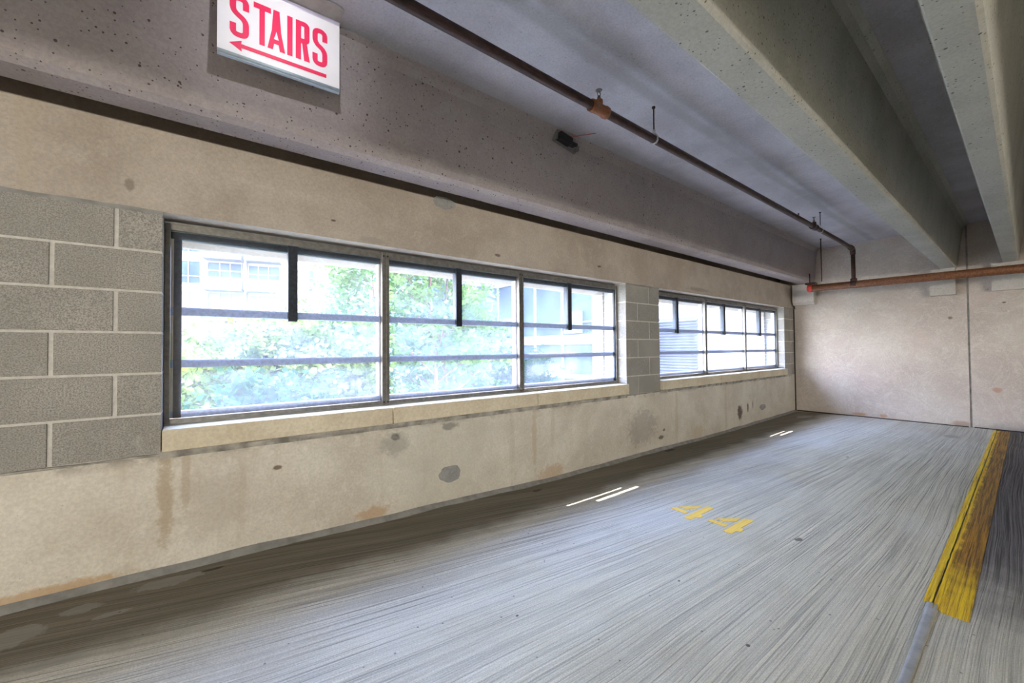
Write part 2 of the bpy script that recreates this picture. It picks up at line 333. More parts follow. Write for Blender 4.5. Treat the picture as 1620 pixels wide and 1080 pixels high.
M_SPAN = plain('white_spandrel', (.16, .17, .21), .6, 0, .05, 1)
M_BRICKRED = plain('red_brick', (.16, .07, .055), .9, 0, .25, 6)
M_LOUVER = plain('grey_louver', (.07, .072, .092), .5, .2, .1, 5)
M_GROUND = plain('courtyard_ground', (.30, .32, .26), .9, 0, .2, 1)
M_BARK = plain('pale_reddish_bark', (.12, .07, .06), .9, 0, .25, 8, .4)
def leafmat(name, a, b):
    m = Mat(name, .5, 0, .06); c = m.mix(m.ramp(m.noise(1.7, 4), .3, .7), a, b); m.col(c)
    tl = m.n.new('ShaderNodeBsdfTranslucent'); m.put(tl.inputs[0], c); mx = m.n.new('ShaderNodeMixShader'); mx.inputs[0].default_value = .5
    out = m.n['Material Output']; m.t.links.new(m.b.outputs[0], mx.inputs[1]); m.t.links.new(tl.outputs[0], mx.inputs[2]); m.t.links.new(mx.outputs[0], out.inputs[0]); return m.m
M_LEAF1 = leafmat('fresh_green_leaves', (.045, .105, .025), (.14, .21, .065))
M_LEAF2 = leafmat('yellow_green_leaves', (.07, .115, .02), (.22, .26, .085))
M_LEAF3 = leafmat('deep_green_leaves', (.015, .042, .02), (.04, .09, .042))
# ---------------------------------------------------------------- floor
b = MB(); xs = [XN+i*(XB+.2-XN)/60 for i in range(61)]; ys = [YF, -6, -3, -1, 0, JX-.012]
ys2 = [JX+.012, .8, 1.3, 1.7]+[1.7+i*.08 for i in range(1, 12)]+[WY+.02]
for row in (ys, ys2):
    V = [[b.bm.verts.new((x, y, floor_z(x, y))) for y in row] for x in xs]
    for i in range(60):
        for j in range(len(row)-1): b.bm.faces.new([V[i][j], V[i+1][j], V[i+1][j+1], V[i][j+1]]).smooth = True
b.box((XN, JX-.012, -.25), (XB, JX+.012, -.014)).box((XN, YF, -.30), (XB+.2, WY+.02, -.10))
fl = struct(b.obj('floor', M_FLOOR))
# sealant bead in the joint; it ends where the painted stripe begins
def wob(x, a, s, k=0): return a*(mnoise.noise(Vector((x*s, k, 0))))
b = MB(); N = 90
prof = [(-.015, .000), (-.010, .005), (-.003, .003), (.004, .005), (.011, .004), (.015, .000)]
V = []
for i in range(N+1):
    x = -2.0+(2.62+2.0)*i/N; dy = wob(x, .006, 3)+.0; sc = 1+wob(x, .3, 4, 5)+(.35 if x > 2.5 else 0)
    V.append([b.bm.verts.new((x, JX+dy+a*sc, z*sc+.0005)) for a, z in prof])
for i in range(N):
    for j in range(len(prof)-1): b.bm.faces.new([V[i][j], V[i][j+1], V[i+1][j+1], V[i+1][j]]).smooth = True
tag(b.obj('joint_sealant', plain('pale_floor_sealant', (.40, .40, .385), .6, 0, .15, 12, .3)), 'grey sealant bead filling the floor joint in front of the yellow stripe', 'sealant')
# yellow stripe over the joint, in two strips of paint on either side of the ridge
b = MB(); N = 150
def strip(ya, yb, za, zb, ra, rb, x0, k):
    V = []
    for i in range(N+1):
        t = i/N; x = x0+(8.57-x0)*t; s = 1-.0*t
        a = ya+wob(x, ra, 14, k)+wob(x, ra, 40, k); c_ = yb+wob(x, rb, 14, k+3)
        V.append([b.bm.verts.new((x+(wob(q, .012, 9, k) if i in (0, N) else 0), a+(c_-a)*q, za+(zb-za)*q+.0006)) for q in (0, .2, .4, .6, .8, 1)])
    for i in range(N):
        for j in range(5): b.bm.faces.new([V[i][j], V[i][j+1], V[i+1][j+1], V[i+1][j]]).smooth = True
strip(.178, .262, .0015, .003, .002, .002, 2.56, 1)
strip(.262, .288, .003, .0045, .002, .0035, 2.575, 7)
strip(.294, .322, .004, .0015, .0035, .003, 2.62, 13)
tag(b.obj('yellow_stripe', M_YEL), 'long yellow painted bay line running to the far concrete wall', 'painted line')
def stencil(polys, label):
    b = MB()
    for P in polys:
        pts = [Vector((*p, 0)) for p in P]
        top = [b.bm.verts.new((p.x, p.y, .0022+floor_z(p.x, p.y))) for p in pts]; bot = [b.bm.verts.new((p.x, p.y, -.0005)) for p in pts]
        b.bm.faces.new(top); n = len(pts)
        for i in range(n): b.bm.faces.new([top[i], top[(i+1) % n], bot[(i+1) % n], bot[i]])
    return tag(b.obj('bay_number', M_STENCIL), label, 'painted number', 'stencilled bay number digits')
STENCIL_PTS = [[[(2.707, 1.625), (2.75, 1.62), (2.747, 1.508), (2.701, 1.51)], [(2.782, 1.607), (2.917, 1.502), (2.848, 1.503), (2.777, 1.549)], [(2.628, 1.481), (2.939, 1.476), (2.954, 1.455), (2.942, 1.426), (2.771, 1.43), (2.751, 1.408), (2.711, 1.406), (2.692, 1.429), (2.63, 1.435)]], [[(2.705, 1.353), (2.751, 1.349), (2.744, 1.236), (2.7, 1.238)], [(2.781, 1.336), (2.914, 1.232), (2.843, 1.229), (2.778, 1.278)], [(2.627, 1.218), (2.928, 1.211), (2.944, 1.186), (2.94, 1.158), (2.765, 1.166), (2.747, 1.142), (2.702, 1.14), (2.691, 1.165), (2.631, 1.169)]]]
stencil(STENCIL_PTS[0], 'yellow stencilled digit 4, the one nearer the windows')
stencil(STENCIL_PTS[1], 'yellow stencilled digit 4, the one nearer the yellow stripe')
# ---------------------------------------------------------------- left wall
wall = empty('wall_left', (0, WY, 0), kind='structure')
b = MB(); b.box((XN, WY, -.3), (XB, WOUT+.05, ZL)); o = b.obj('lower_panel', M_WALL, wall)
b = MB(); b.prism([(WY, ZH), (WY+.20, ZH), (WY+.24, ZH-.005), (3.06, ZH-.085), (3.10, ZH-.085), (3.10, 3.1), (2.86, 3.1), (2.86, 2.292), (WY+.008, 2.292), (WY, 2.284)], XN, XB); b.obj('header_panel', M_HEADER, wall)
MZ = [ZL+.2018*k for k in range(7)]
def pier(x0, x1, offs, dep=.30, endl=False, endr=False):
    b = MB(); mt = .006
    b.box((x0+.002, WY+mt, ZL), (x1-.002, WY+dep, ZH), 1)
    for r in range(6):
        za = MZ[r]+.006; zb = min(MZ[r+1]-.006, ZH-.006)
        cuts = [x0]+[c_ for c_ in offs(r) if x0+.02 < c_ < x1-.02]+[x1]
        for i, (a, c_) in enumerate(zip(cuts, cuts[1:])):
            a2 = a+(.008 if i else 0); c2 = c_-(.008 if i < len(cuts)-2 else 0)
            if a2 < -3.2: continue
            j = random.uniform(-.0015, .0015)
            b.box((a2, WY+j, za), (c2, WY+dep+.002, zb), 0, .003)
    return b.obj('block_pier', [M_BLOCK, M_MORTAR], wall)
def offl(r):
    # r counts from the bottom; top course (5) has its joint one half block from the window
    e = -.325 if r % 2 else -.53
    return sorted([e-.405*k for k in range(8)])
pier(-3.2, -.158, offl)
pier(3.62, 4.255, lambda r: [4.055] if r % 2 else [3.835])
pier(8.185, XB, lambda r: [8.40] if r % 2 else [8.55])
# ragged mortar bed on top of the lower panel and dark slot on top of the blocks
b = MB()
def ledge(x0, x1, z, h, d, k, n=60):
    V = []
    for i in range(n+1):
        x = x0+(x1-x0)*i/n; hh = h*(1+.35*mnoise.noise(Vector((x*6, k, 0)))); dd = d*(1+.6*mnoise.noise(Vector((x*9, k, 4))))
        V.append([b.bm.verts.new(p) for p in ((x, WY+.01, z+hh), (x, WY-dd, z+hh*.8), (x, WY-dd*1.1, z+hh*.35), (x, WY-.0005, z-hh*.15))])
    for i in range(n):
        for j in range(3): b.bm.faces.new([V[i][j], V[i][j+1], V[i+1][j+1], V[i+1][j]])
ledge(-.16, 3.62, ZL-.018, .036, .006, 1, 160); ledge(4.26, 8.2, ZL-.016, .03, .005, 2, 120); ledge(-3, -.16, ZL-.006, .010, .003, 3, 80); ledge(3.62, 4.26, ZL-.006, .010, .003, 4, 30)
b.obj('mortar_bed', plain('stained_mortar_bed', (.33, .31, .275), .9, 0, .45, 9, .5), wall)
b = MB(); ledge(-3, -.158, ZH-.012, .02, .006, 8, 100); ledge(3.62, 4.256, ZH-.010, .014, .005, 9, 30); ledge(8.18, 8.65, ZH-.010, .014, .005, 9, 20); b.obj('header_joint', M_JOINT, wall)
def blob(cx, cz, rx, rz, k, mat, d=.0035, name='mortar_patch'):
    b = MB(); n = 40; ring = []; ring2 = []
    for i in range(n):
        a = 2*math.pi*i/n; q = 1+.22*mnoise.noise(Vector((math.cos(a)*1.6, math.sin(a)*1.6, k)))+.07*mnoise.noise(Vector((math.cos(a)*7, math.sin(a)*7, k)))
        ring.append(b.bm.verts.new((cx+rx*q*math.cos(a), WY+.001, cz+rz*q*math.sin(a))))
        ring2.append(b.bm.verts.new((cx+rx*q*.94*math.cos(a), WY-d, cz+rz*q*.94*math.sin(a))))
    c0 = b.bm.verts.new((cx, WY-d*1.2, cz))
    for i in range(n):
        j = (i+1) % n; b.bm.faces.new([ring[i], ring[j], ring2[j], ring2[i]]); b.bm.faces.new([ring2[i], ring2[j], c0])
    return b.obj(name, mat, wall)
M_PATCH = concrete('grey_patching_mortar', (.27, .27, .265), (.36, .36, .35), (.42, .42, .40), .3, (.2, .2, .19), .3, 6, .3)
blob(1.465, .245, .095, .062, 1.3, M_PATCH); blob(1.43, 2.265, .10, .045, 5.1, M_PATCH); blob(7.18, .20, .12, .045, 9.7, M_PATCH)
# grey sealant cove along the foot of the wall
b = MB(); n = 150; V = []
for i in range(n+1):
    x = -3+(XB+3)*i/n; z = floor_z(x, WY-.02); h = .030*(1+.35*mnoise.noise(Vector((x*3, 1, 0)))); d = .034*(1+.45*mnoise.noise(Vector((x*4, 7, 0))))
    V.append([b.bm.verts.new(p) for p in ((x, WY+.004, z+h), (x, WY-.005, z+h*.92), (x, WY-d*.55, z+h*.30), (x, WY-d, z-.002))])
for i in range(n):
    for j in range(3): b.bm.faces.new([V[i][j], V[i][j+1], V[i+1][j+1], V[i+1][j]]).smooth = True
struct(b.obj('baseboard_left', M_JOINT))
# ---------------------------------------------------------------- windows
FY = 2.77      # front of the aluminium frame
def window(name, x0, x1, mains, shorts, sillj, sx0, sx1):
    w = empty(name, (x0, FY, .785), kind='structure')
    zb, zt = .785, 1.852
    b = MB()   # outer frame: two thin profiles with a groove
    for (a, c_) in ((x0, x0+.024), (x1-.028, x1)):
        b.box((a, FY, zb), (c_, FY+.03, zt), 0, .002); b.box((a+.004, FY+.03, zb), (c_-.004, FY+.09, zt), 0)
    b.box((x0+.024, FY, zt-.036), (x1-.028, FY+.03, zt-.004), 0, .002).box((x0+.024, FY+.004, zt-.006), (x1-.028, FY+.012, zt+.008))
    b.box((x0+.024, FY, zb), (x1-.028, FY+.03, zb+.030), 0, .002).box((x0, FY+.03, zb), (x1, FY+.09, zb+.022))
    b.box((x0+.02, FY+.034, zt-.030), (x1-.02, FY+.09, zt))
    b.obj('frame', M_ALU, w)
    for mx in mains:   # full-height mullion: two tubes with a groove, screws top and bottom
        b = MB(); h = .026
        b.box((mx-h, FY-.006, zb), (mx-.003, FY+.09, zt+.004), 0, .002).box((mx+.003, FY-.006, zb), (mx+h, FY+.09, zt+.004), 0, .002).box((mx-.004, FY+.002, zb), (mx+.004, FY+.08, zt), 0)
        mm = b.obj('mullion', M_ALU, w)
        b = MB()
        for z in (zb+.022, zt-.022):
            for s in (-1, 1): b.tube([(mx+s*.014, FY-.009, z), (mx+s*.014, FY-.005, z)], .006, 10)
        b.obj('screw', M_ROD, mm)
    edges = [x0+.024]+[q for mx in mains for q in (mx-.026, mx+.026)]+[x1-.028]
    for k in range(0, len(edges), 2):
        a, c_ = edges[k], edges[k+1]; s = shorts[k//2]
        fy = FY+.034
        b = MB(); b.box((a, fy, zt-.075), (c_, fy+.03, zt-.036)); b.obj('head_rail', M_DARK, w)
        b = MB(); b.box((a, fy, 1.366), (s-.024, fy+.028, 1.410)).box((s+.024, fy, 1.366), (c_, fy+.028, 1.410)); b.obj('meeting_rail', M_BAR, w)
        b = MB(); b.box((a, fy, 1.084), (c_, fy+.028, 1.126)); b.obj('lower_rail', M_BAR, w)
        b = MB(); b.box((a, fy, zb+.030), (c_, fy+.03, zb+.066)); b.obj('bottom_rail', M_BAR, w)
        b = MB(); b.box((s-.026, FY+.010, 1.352), (s+.026, FY+.068, zt-.034), 0, .002); b.obj('short_mullion', M_DARK, w)
        b = MB(); b.box((a-.0, fy+.001, zb+.06), (a+.012, fy+.05, zt-.07)).box((c_-.012, fy+.001, zb+.06), (c_, fy+.05, zt-.07)); b.obj('stile', M_ALULT, w)
        if k == 0: b = MB(); b.box((a+.012, fy-.002, zb+.03), (a+.046, fy+.03, zt-.05)); b.obj('side_stile', M_DARK, w)
        if k == len(edges)-2: b = MB(); b.box((c_-.012, FY+.012, zb+.03), (c_+.002, FY+.033, zt-.04)); b.obj('side_stile', M_DARK, w)
        for za, zbb in ((zb+.032, 1.385), (1.387, zt-.04)):
            for (p, q) in (((a, s), (s, c_)) if za > 1.3 else ((a, c_),)):
                b = MB(); b.box((p+.004, fy-.010, za), (q-.004, fy-.006, zbb)); b.obj('pane', M_GLASS, w)
    cuts = [sx0]+sillj+[sx1]
    for a, c_ in zip(cuts, cuts[1:]):
        b = MB(); b.box((a+.003, WY-.038, .676), (c_-.003, WOUT+.12, .784), 0, .006); b.obj('sill', M_SILL, w)
    b = MB(); b.box((x0+.002, FY-.004, .783), (x1-.002, FY+.006, .792)); b.obj('sill_caulk', M_JOINT, w)
    return w
window('window_1', -.156, 3.618, [1.022, 2.252], [.445, 1.625, 2.885], [1.02, 2.315], -.155, 3.612)
window('window_2', 4.258, 8.182, [5.585, 6.86], [4.87, 6.18, 7.48], [5.70, 7.0], 4.262, 8.20)
# outer brick leaf seen through the glass at each right jamb
b = MB()
for x0, x1 in ((3.60, 4.30), (8.12, XB+.2), (-1.2, -.2)):
    b.box((x0+.004, 2.965, -5), (x1-.004, 3.115, 3.1), 1)
    for r in range(40):
        z = .70+r*.0675
        if z > 1.85: break
        b.box((x0, 2.96, z), (x1, 3.12, z+.058), 0)
b.obj('brick_leaf', [plain('pinkish_buff_brick', (.27, .22, .195), .9, 0, .1, 9), M_MORTAR], wall)
# ---------------------------------------------------------------- back wall (two panels and a joint), far and near walls, ceiling
bw = empty('wall_back', (XB, 0, 0), kind='structure')
b = MB(); b.box((XB, .535, -.1), (XB+.2, WOUT, 3.1)); b.obj('panel', M_BACK, bw)
b = MB(); b.box((XB+.012, YF, -.1), (XB+.2, .515, 3.1)); b.obj('panel', M_BACK, bw)
b = MB(); b.box((XB+.014, .513, -.1), (XB+.19, .537, 3.1)); b.obj('panel_joint', M_JOINT, bw)
b = MB(); b.tube([(XB-.006, WY-.008, z) for z in (-.02, .5, 1.0, 1.5, 1.86)], .010, 8); b.tube([(XB-.006, WY-.02+.012*math.sin(i), 1.86+i*.07) for i in range(7)], .013, 8); b.obj('corner_sealant', M_GAP, bw)
b = MB(); b.box((XB-.012, .55, -.01), (XB+.002, WY-.03, .012)); b.box((XB, YF, -.01), (XB+.014, .50, .012)); b.obj('floor_joint', M_GAP, bw)
b = MB(); b.box((XN-.2, YF, -.3), (XN, WOUT, 3.1)); struct(b.obj('wall_behind', M_BACK))
b = MB(); b.box((XN, YF-.2, -.3), (XB+.2, YF, 3.1)); struct(b.obj('wall_right', M_WALL))
b = MB(); b.box((2.9, -1.35, 0), (XB, -1.17, .30)); b.box((2.88, -1.37, .30), (XB, -1.15, .34)); tag(b.obj('shade_curb', M_WALL), 'low concrete curb added beyond the view to shade the floor right of the yellow stripe', 'curb')  # unseen curb, added to throw shade right of the stripe
# unseen sun blocker added above the windows, its gaps shaped to cut the sun slivers
b = MB()
for y0, y1, cuts in ((3.79, 3.96, ((-2.0, 2.66), (3.31, 6.46), (6.98, 9.5))), (3.58, 3.765, ((-2.0, 2.91), (3.44, 6.62), (7.05, 9.5))), (3.10, 3.58, ((-2.0, 9.5),))):
    for p, q in cuts: b.box((p, y0, 2.83), (q, y1, 2.87))
b.box((-2, 3.763, 2.83), (9.5, 3.792, 2.87)); b.box((-2, 3.94, 2.83), (9.5, 3.96, 2.87)); b.obj('sun_blocker', M_ALU, wall)
b = MB(); b.box((XN, YF, ZC), (XB+.2, WOUT, ZC+.25)); struct(b.obj('ceiling', M_CEIL))
def stem(name, yl, yr, yl2, yr2, mat, label, chL=.02, chR=.02, zs=ZS, x1=XB):
    # bottom between yr and yl at zs; top between yr2 and yl2 at the ceiling, with fillets
    p = [(yr+chR, zs), (yl-chL, zs), (yl-chL*.3, zs+chL*.3), (yl, zs+chL)]
    p += [(yl2, ZC-.06), (yl2+.02, ZC-.02), (yl2+.06, ZC+.003)]
    p += [(yr2-.07, ZC+.003), (yr2-.028, ZC-.015), (yr2, ZC-.06)]
    p += [(yr, zs+chR*1.3), (yr+chR*.25, zs+chR*.45)]
    b = MB(); b.prism(p, XN, x1-.004, segs=20); o = b.obj(name, mat)
    return tag(o, label, 'beam')
stem('concrete_beam', 2.525, 2.325, 2.57, 2.285, M_STEM, 'pitted mauve-grey concrete beam running just inside the window wall', .015, .05)
stem('concrete_beam', .775, .615, .85, .555, M_STEM2, 'concrete beam over the middle of the bay, between the rusty sprinkler pipe and the rightmost beam', .008, .018)
stem('concrete_beam', .20, .065, .26, -.005, M_STEM2, 'rightmost concrete beam, above the yellow stripe', .008, .022)
for y in (-1.75, -2.35, -4.1, -4.7, -6.4, -7.0):
    stem('concrete_beam', y+.07, y-.07, y+.12, y-.12, M_STEM2, 'concrete beam in the bays to the right of the yellow stripe, outside the view')['group'] = 'beams beyond the right bay'
def corbel(y0, y1, z0, z1, d, label, ch=.0):
    b = MB()
    p = [(XB+.01, z0), (XB-d+ch, z0), (XB-d, z0+ch+.01), (XB-d, z1), (XB+.01, z1)]
    b.prism(p, y0, y1, axis=1); o = b.obj('concrete_corbel', M_CORBEL); return tag(o, label, 'corbel')
corbel(2.30, 2.62, 1.915, ZS-.002, .17, 'concrete corbel in the corner under the window-side beam end', .04)
corbel(.63, .885, 1.90, ZS-.002, .15, 'concrete corbel under the middle beam, left of the wall joint', .0)
corbel(.02, .30, 1.91, ZS-.002, .10, 'shallow concrete corbel at the right, past the wall joint', .0)
# ---------------------------------------------------------------- sprinkler pipes
PY, PZ = 1.62, 2.665
sp_ = empty('sprinkler_pipe', (0, PY, PZ), 'thin dark rusted sprinkler pipe hung along the ceiling, bending down at its far end', 'pipe')
xe = 7.84; R = .027
pts = [(-5.9, PY, PZ)]+[(x, PY, PZ) for x in (0, 2, 4, 6, 7.2)]+[(xe-.10, PY, PZ-.01)]
b = MB(); b.tube(pts, R, 16); b.obj('run', M_RUST, sp_)
b = MB(); b.tube([(xe-.13, PY, PZ-.008), (xe-.05, PY, PZ-.012)], R*1.35, 16); b.tube([(xe-.06, PY, PZ-.012), (xe-.02, PY, PZ-.02), (xe, PY, PZ-.05), (xe+.002, PY, PZ-.10)], R*1.25, 16); b.obj('elbow', M_RUST, sp_)
b = MB(); b.tube([(xe+.002, PY, PZ-.05), (xe+.01, PY, 2.15)], R, 16); b.obj('drop', M_RUST, sp_)
def fitting(x, s=1.0, mat=M_FIT):
    b = MB(); b.tube([(x-.075*s, PY, PZ), (x-.05*s, PY, PZ), (x-.045*s, PY, PZ), (x+.045*s, PY, PZ), (x+.05*s, PY, PZ), (x+.075*s, PY, PZ)], [R*1.35, R*1.4, R*1.25, R*1.25, R*1.4, R*1.35], 18)
    b.tube([(x, PY, PZ), (x, PY, PZ+.055), (x, PY, PZ+.06)], [R*.9, R*.9, R*.6], 14); f = b.obj('tee_fitting', mat, sp_)
    b = MB(); b.tube([(x, PY, PZ+.055), (x, PY, PZ+.075), (x, PY, PZ+.085)], [.011, .011, .007], 12)
    for s_ in (-1, 1): b.tube([(x+s_*.009, PY, PZ+.08), (x+s_*.014, PY, PZ+.10), (x+s_*.004, PY, PZ+.118)], .0028, 8)
    b.tube([(x, PY, PZ+.116), (x, PY, PZ+.119), (x, PY, PZ+.122)], [.018, .021, .016], 16); b.obj('sprinkler_head', M_GREYMETAL, f)
fitting(1.96); fitting(6.05, .9, M_RUST)
b = MB(); b.tube([(5.5, PY, PZ+.02), (5.5, PY, PZ+.06)], .008, 8); b.obj('plug', M_RUST, sp_)
def hanger(x, y, zp, r, label, ztop=ZC, rodr=.005):
    h = empty('pipe_hanger', (x, y, ztop), label, 'pipe hanger', 'rod hangers of the rusty pipes')
    b = MB(); b.tube([(x, y, ztop), (x, y, zp+r+.035)], rodr, 8); b.obj('rod', M_ROD, h)
    b = MB(); n = 20; pts = [(x, y+(r+.004)*math.sin(2*math.pi*i/n)*1.0, zp+(r+.006)*math.cos(2*math.pi*i/n)*(1.25 if math.cos(2*math.pi*i/n) > 0 else 1)) for i in range(n+1)]
    for (p, q) in zip(pts, pts[1:]):
        b.face([(x-.008, p[1], p[2]), (x+.008, p[1], p[2]), (x+.008, q[1], q[2]), (x-.008, q[1], q[2])])
    b.tube([(x, y, zp+r+.012), (x, y, zp+r+.04)], .010, 8); rg = b.obj('ring', M_GALV, h)
    md = rg.modifiers.new('t', 'SOLIDIFY'); md.thickness = .003
    if ztop == ZC:
        b = MB(); b.tube([(x, y, ztop-.012), (x, y, ztop)], .012, 10); b.obj('anchor', M_ROD, h)
    return h
hanger(2.56, PY, PZ, R, 'short rod hanger with a galvanised ring on the thin ceiling pipe, nearest the camera')
hanger(6.30, PY, PZ, R, 'rod hanger on the thin ceiling pipe beside its far sprinkler fitting')
MX, MZp, MR = 7.86, 2.115, .055
mp = empty('main_pipe', (MX, 2.2, MZp), 'thick orange-rusted pipe crossing below the beams near the back wall', 'pipe')
b = MB(); b.tube([(MX, 2.16, MZp), (MX, 1.0, MZp-.012), (MX, -3.0, MZp-.05)], MR, 24); b.obj('run', M_RUST2, mp)
b = MB(); b.tube([(MX, 2.14, MZp), (MX, 2.185, MZp), (MX, 2.20, MZp), (MX, 2.215, MZp)], [MR*1.12, MR*1.15, MR*1.1, MR*.7], 20); b.obj('end_cap', M_RED, mp)
b = MB(); b.tube([(MX, 1.585, MZp), (MX, 1.655, MZp)], MR*1.06, 20); b.tube([(MX, PY, MZp+.03), (MX, PY, MZp+.085)], R*1.5, 14); b.obj('branch_saddle', M_RUST, mp)
hanger(MX, 2.02, MZp, MR, 'long thin rod hanger from the ceiling to the thick pipe near its red end', ZC, .006)
h = empty('pipe_bracket', (MX, 2.19, 2.17), 'dark clamp with a short upright rod on top of the red pipe end', 'bracket')
b = MB(); b.tube([(MX, 2.18, 2.17), (MX, 2.18, 2.36)], .008, 8); b.obj('rod', M_ROD, h)
b = MB(); b.box((MX-.05, 2.09, 2.178), (MX+.05, 2.235, 2.208), 0, .008); b.obj('clamp', M_ROD, h)
# ---------------------------------------------------------------- black lamp housing at the beam top
h = empty('security_light', (2.3, 2.30, 2.87), 'small black floodlight housing with a thin red wire where the window-side beam meets the ceiling', 'light')
b = MB(); Mx = Matrix.Translation((2.30, 2.245, 2.842)) @ Matrix.Rotation(math.radians(8), 4, 'Y')
b.box((-.085, -.035, -.028), (.055, .035, .028), 0, .012, Mx); b.box((.03, -.022, -.018), (.105, .022, .012), 0, .008, Mx); b.tube([tuple(Mx @ Vector((.095, 0, .0))), tuple(Mx @ Vector((.125, 0, .014)))], .016, 10); b.obj('housing', M_BLACK, h)
b = MB(); b.box((-.10, .02, -.038), (.15, .045, -.031), 0, .002, Mx); b.box((.135, -.02, -.038), (.142, .04, .0), 0, .001, Mx); b.box((-.105, -.01, -.036), (-.09, .055, .04), 0, .002, Mx); b.obj('bracket', M_GREYMETAL, h)
b = MB(); p0 = Mx @ Vector((.01, 0, .028)); b.tube([tuple(p0), tuple(p0+Vector((.06, -.03, .012))), (2.50, 2.10, 2.897)], .0022, 6); b.obj('wire', M_RED, h)
# ---------------------------------------------------------------- the STAIRS sign
SY = 2.2
sg = empty('stairs_sign', (.308, SY, 2.889), 'white STAIRS sign with pink-red letters and an arrow pointing left, fixed to the ceiling', 'sign')
m = Mat('white_sign_face', .35, 0, .5); m.col(m.mix(m.ramp(m.noise(5, 4), .4, .7), (.93, .92, .95), (.97, .96, .98))); M_SIGN = m.m
M_SRED = plain('pink_red_sign_ink', (.92, .035, .13), .4, 0, .03, 4)
M_FLANGE = plain('grey_painted_flange', (.36, .35, .33), .6, .1, .1, 20, .1)
x0, x1, zb_, zt_ = .048, .568, 2.535, 2.872
TL = math.radians(-1.6)   # the panel hangs a little off level
def S(x, z, d=0.0): # sign-plane point; the near edge hangs slightly lower
    cx = .308; cz = 2.70
    return (x, SY-d, z+(x-cx)*math.tan(-TL))
def quadstrip(b, pts2, d0, d1):
    top = [b.bm.verts.new(S(x, z, d1)) for x, z in pts2]; bot = [b.bm.verts.new(S(x, z, d0)) for x, z in pts2]
    b.bm.faces.new(top); n = len(pts2)
    for i in range(n): b.bm.faces.new([top[i], top[(i+1) % n], bot[(i+1) % n], bot[i]])
b = MB(); quadstrip(b, [(x0, zb_), (x1, zb_), (x1, zt_), (x0, zt_)], -.003, .001); b.bm.faces.new([b.bm.verts.new(S(x, z, -.003)) for x, z in [(x0, zb_), (x1, zb_), (x1, zt_), (x0, zt_)]]); b.obj('panel', M_SIGN, sg)
b = MB()
A = [S(x0, zb_-.016), S(x1, zb_-.016)]
b.tube([S(x0, zb_-.006, .004), S(x1, zb_-.006, .004)], .0075, 12); b.box((x0, SY-.002, zb_-.018), (x1, SY+.016, zb_-.012), 0, .001, Matrix.Translation((.308, SY, zb_)) @ Matrix.Rotation(TL, 4, 'Y') @ Matrix.Translation((-.308, -SY, -zb_))); b.obj('bottom_lip', plain('pale_blue_grey_lip', (.42, .50, .56), .5, .2, .1, 20), sg)
b = MB(); pr = []
for i in range(7):
    a = math.pi/2*i/6; pr.append((-.012+.012*math.cos(a)-.0, .012*math.sin(a)))
ro = [b.bm.verts.new(S(x1, zt_+q[1], -q[0]-.0)) for q in pr]; rl = [b.bm.verts.new(S(x0, zt_+q[1], -q[0]-.0)) for q in pr]
for i in range(6): b.bm.faces.new([ro[i], ro[i+1], rl[i+1], rl[i]]).smooth = True
b.obj('bend', plain('lavender_grey_bend', (.62, .58, .70), .3, .3, .08, 10), sg)
b = MB(); rr = .03; zz = 2.8885
pl = [(x0, SY-.008), (x1, SY-.008), (x1, SY-.115+rr)]+[(x1-rr+rr*math.cos(a), SY-.115+rr-rr*math.sin(a)) for a in (.4, .8, 1.2)]+[(x1-rr, SY-.115), (x0+rr, SY-.115), (x0, SY-.115+rr)]
t = [b.bm.verts.new((x, y, zz+(x-.308)*.018)) for x, y in pl]; u = [b.bm.verts.new((x, y, zz+.003+(x-.308)*.018)) for x, y in pl]
b.bm.faces.new(t); b.bm.faces.new(u)
for i in range(len(pl)): b.bm.faces.new([t[i], t[(i+1) % len(pl)], u[(i+1) % len(pl)], u[i]])
b.obj('mounting_flange', M_FLANGE, sg)
# spotlight added above the view to brighten the sign
SL = Vector((.30, 1.34, 2.855)); ST = Vector((.30, SY, 2.72)); sdv = (ST-SL).normalized()
ss = empty('sign_fill_spot', (.30, 1.34, ZC), 'small black spotlight added on the ceiling above the view to brighten the STAIRS sign', 'spotlight')
b = MB(); b.tube([tuple(SL-sdv*.09), tuple(SL-sdv*.085), tuple(SL+sdv*.02)], [.015, .024, .024], 16, caps=False); b.obj('sign_fill_head', M_BLACK, ss)
b = MB(); b.tube([tuple(SL-sdv*.05+Vector((0, 0, .01))), (.30, SL.y-.05, ZC-.012)], .006, 8); b.tube([(.30, SL.y-.05, ZC-.008), (.30, SL.y-.05, ZC)], .03, 14); b.obj('sign_fill_stem', M_BLACK, ss)
l = D.lights.new('sign_fill_bulb', 'SPOT'); l.energy = 19; l.spot_size = math.radians(72); l.spot_blend = 1.0; l.shadow_soft_size = .03; l.color = (.97, .96, 1)
o = D.objects.new('sign_fill_bulb', l); C.objects.link(o); o.parent = ss; o.matrix_parent_inverse = Matrix.Translation(ss.location).inverted(); o.location = SL; o.rotation_euler = sdv.to_track_quat('-Z', 'Y').to_euler()
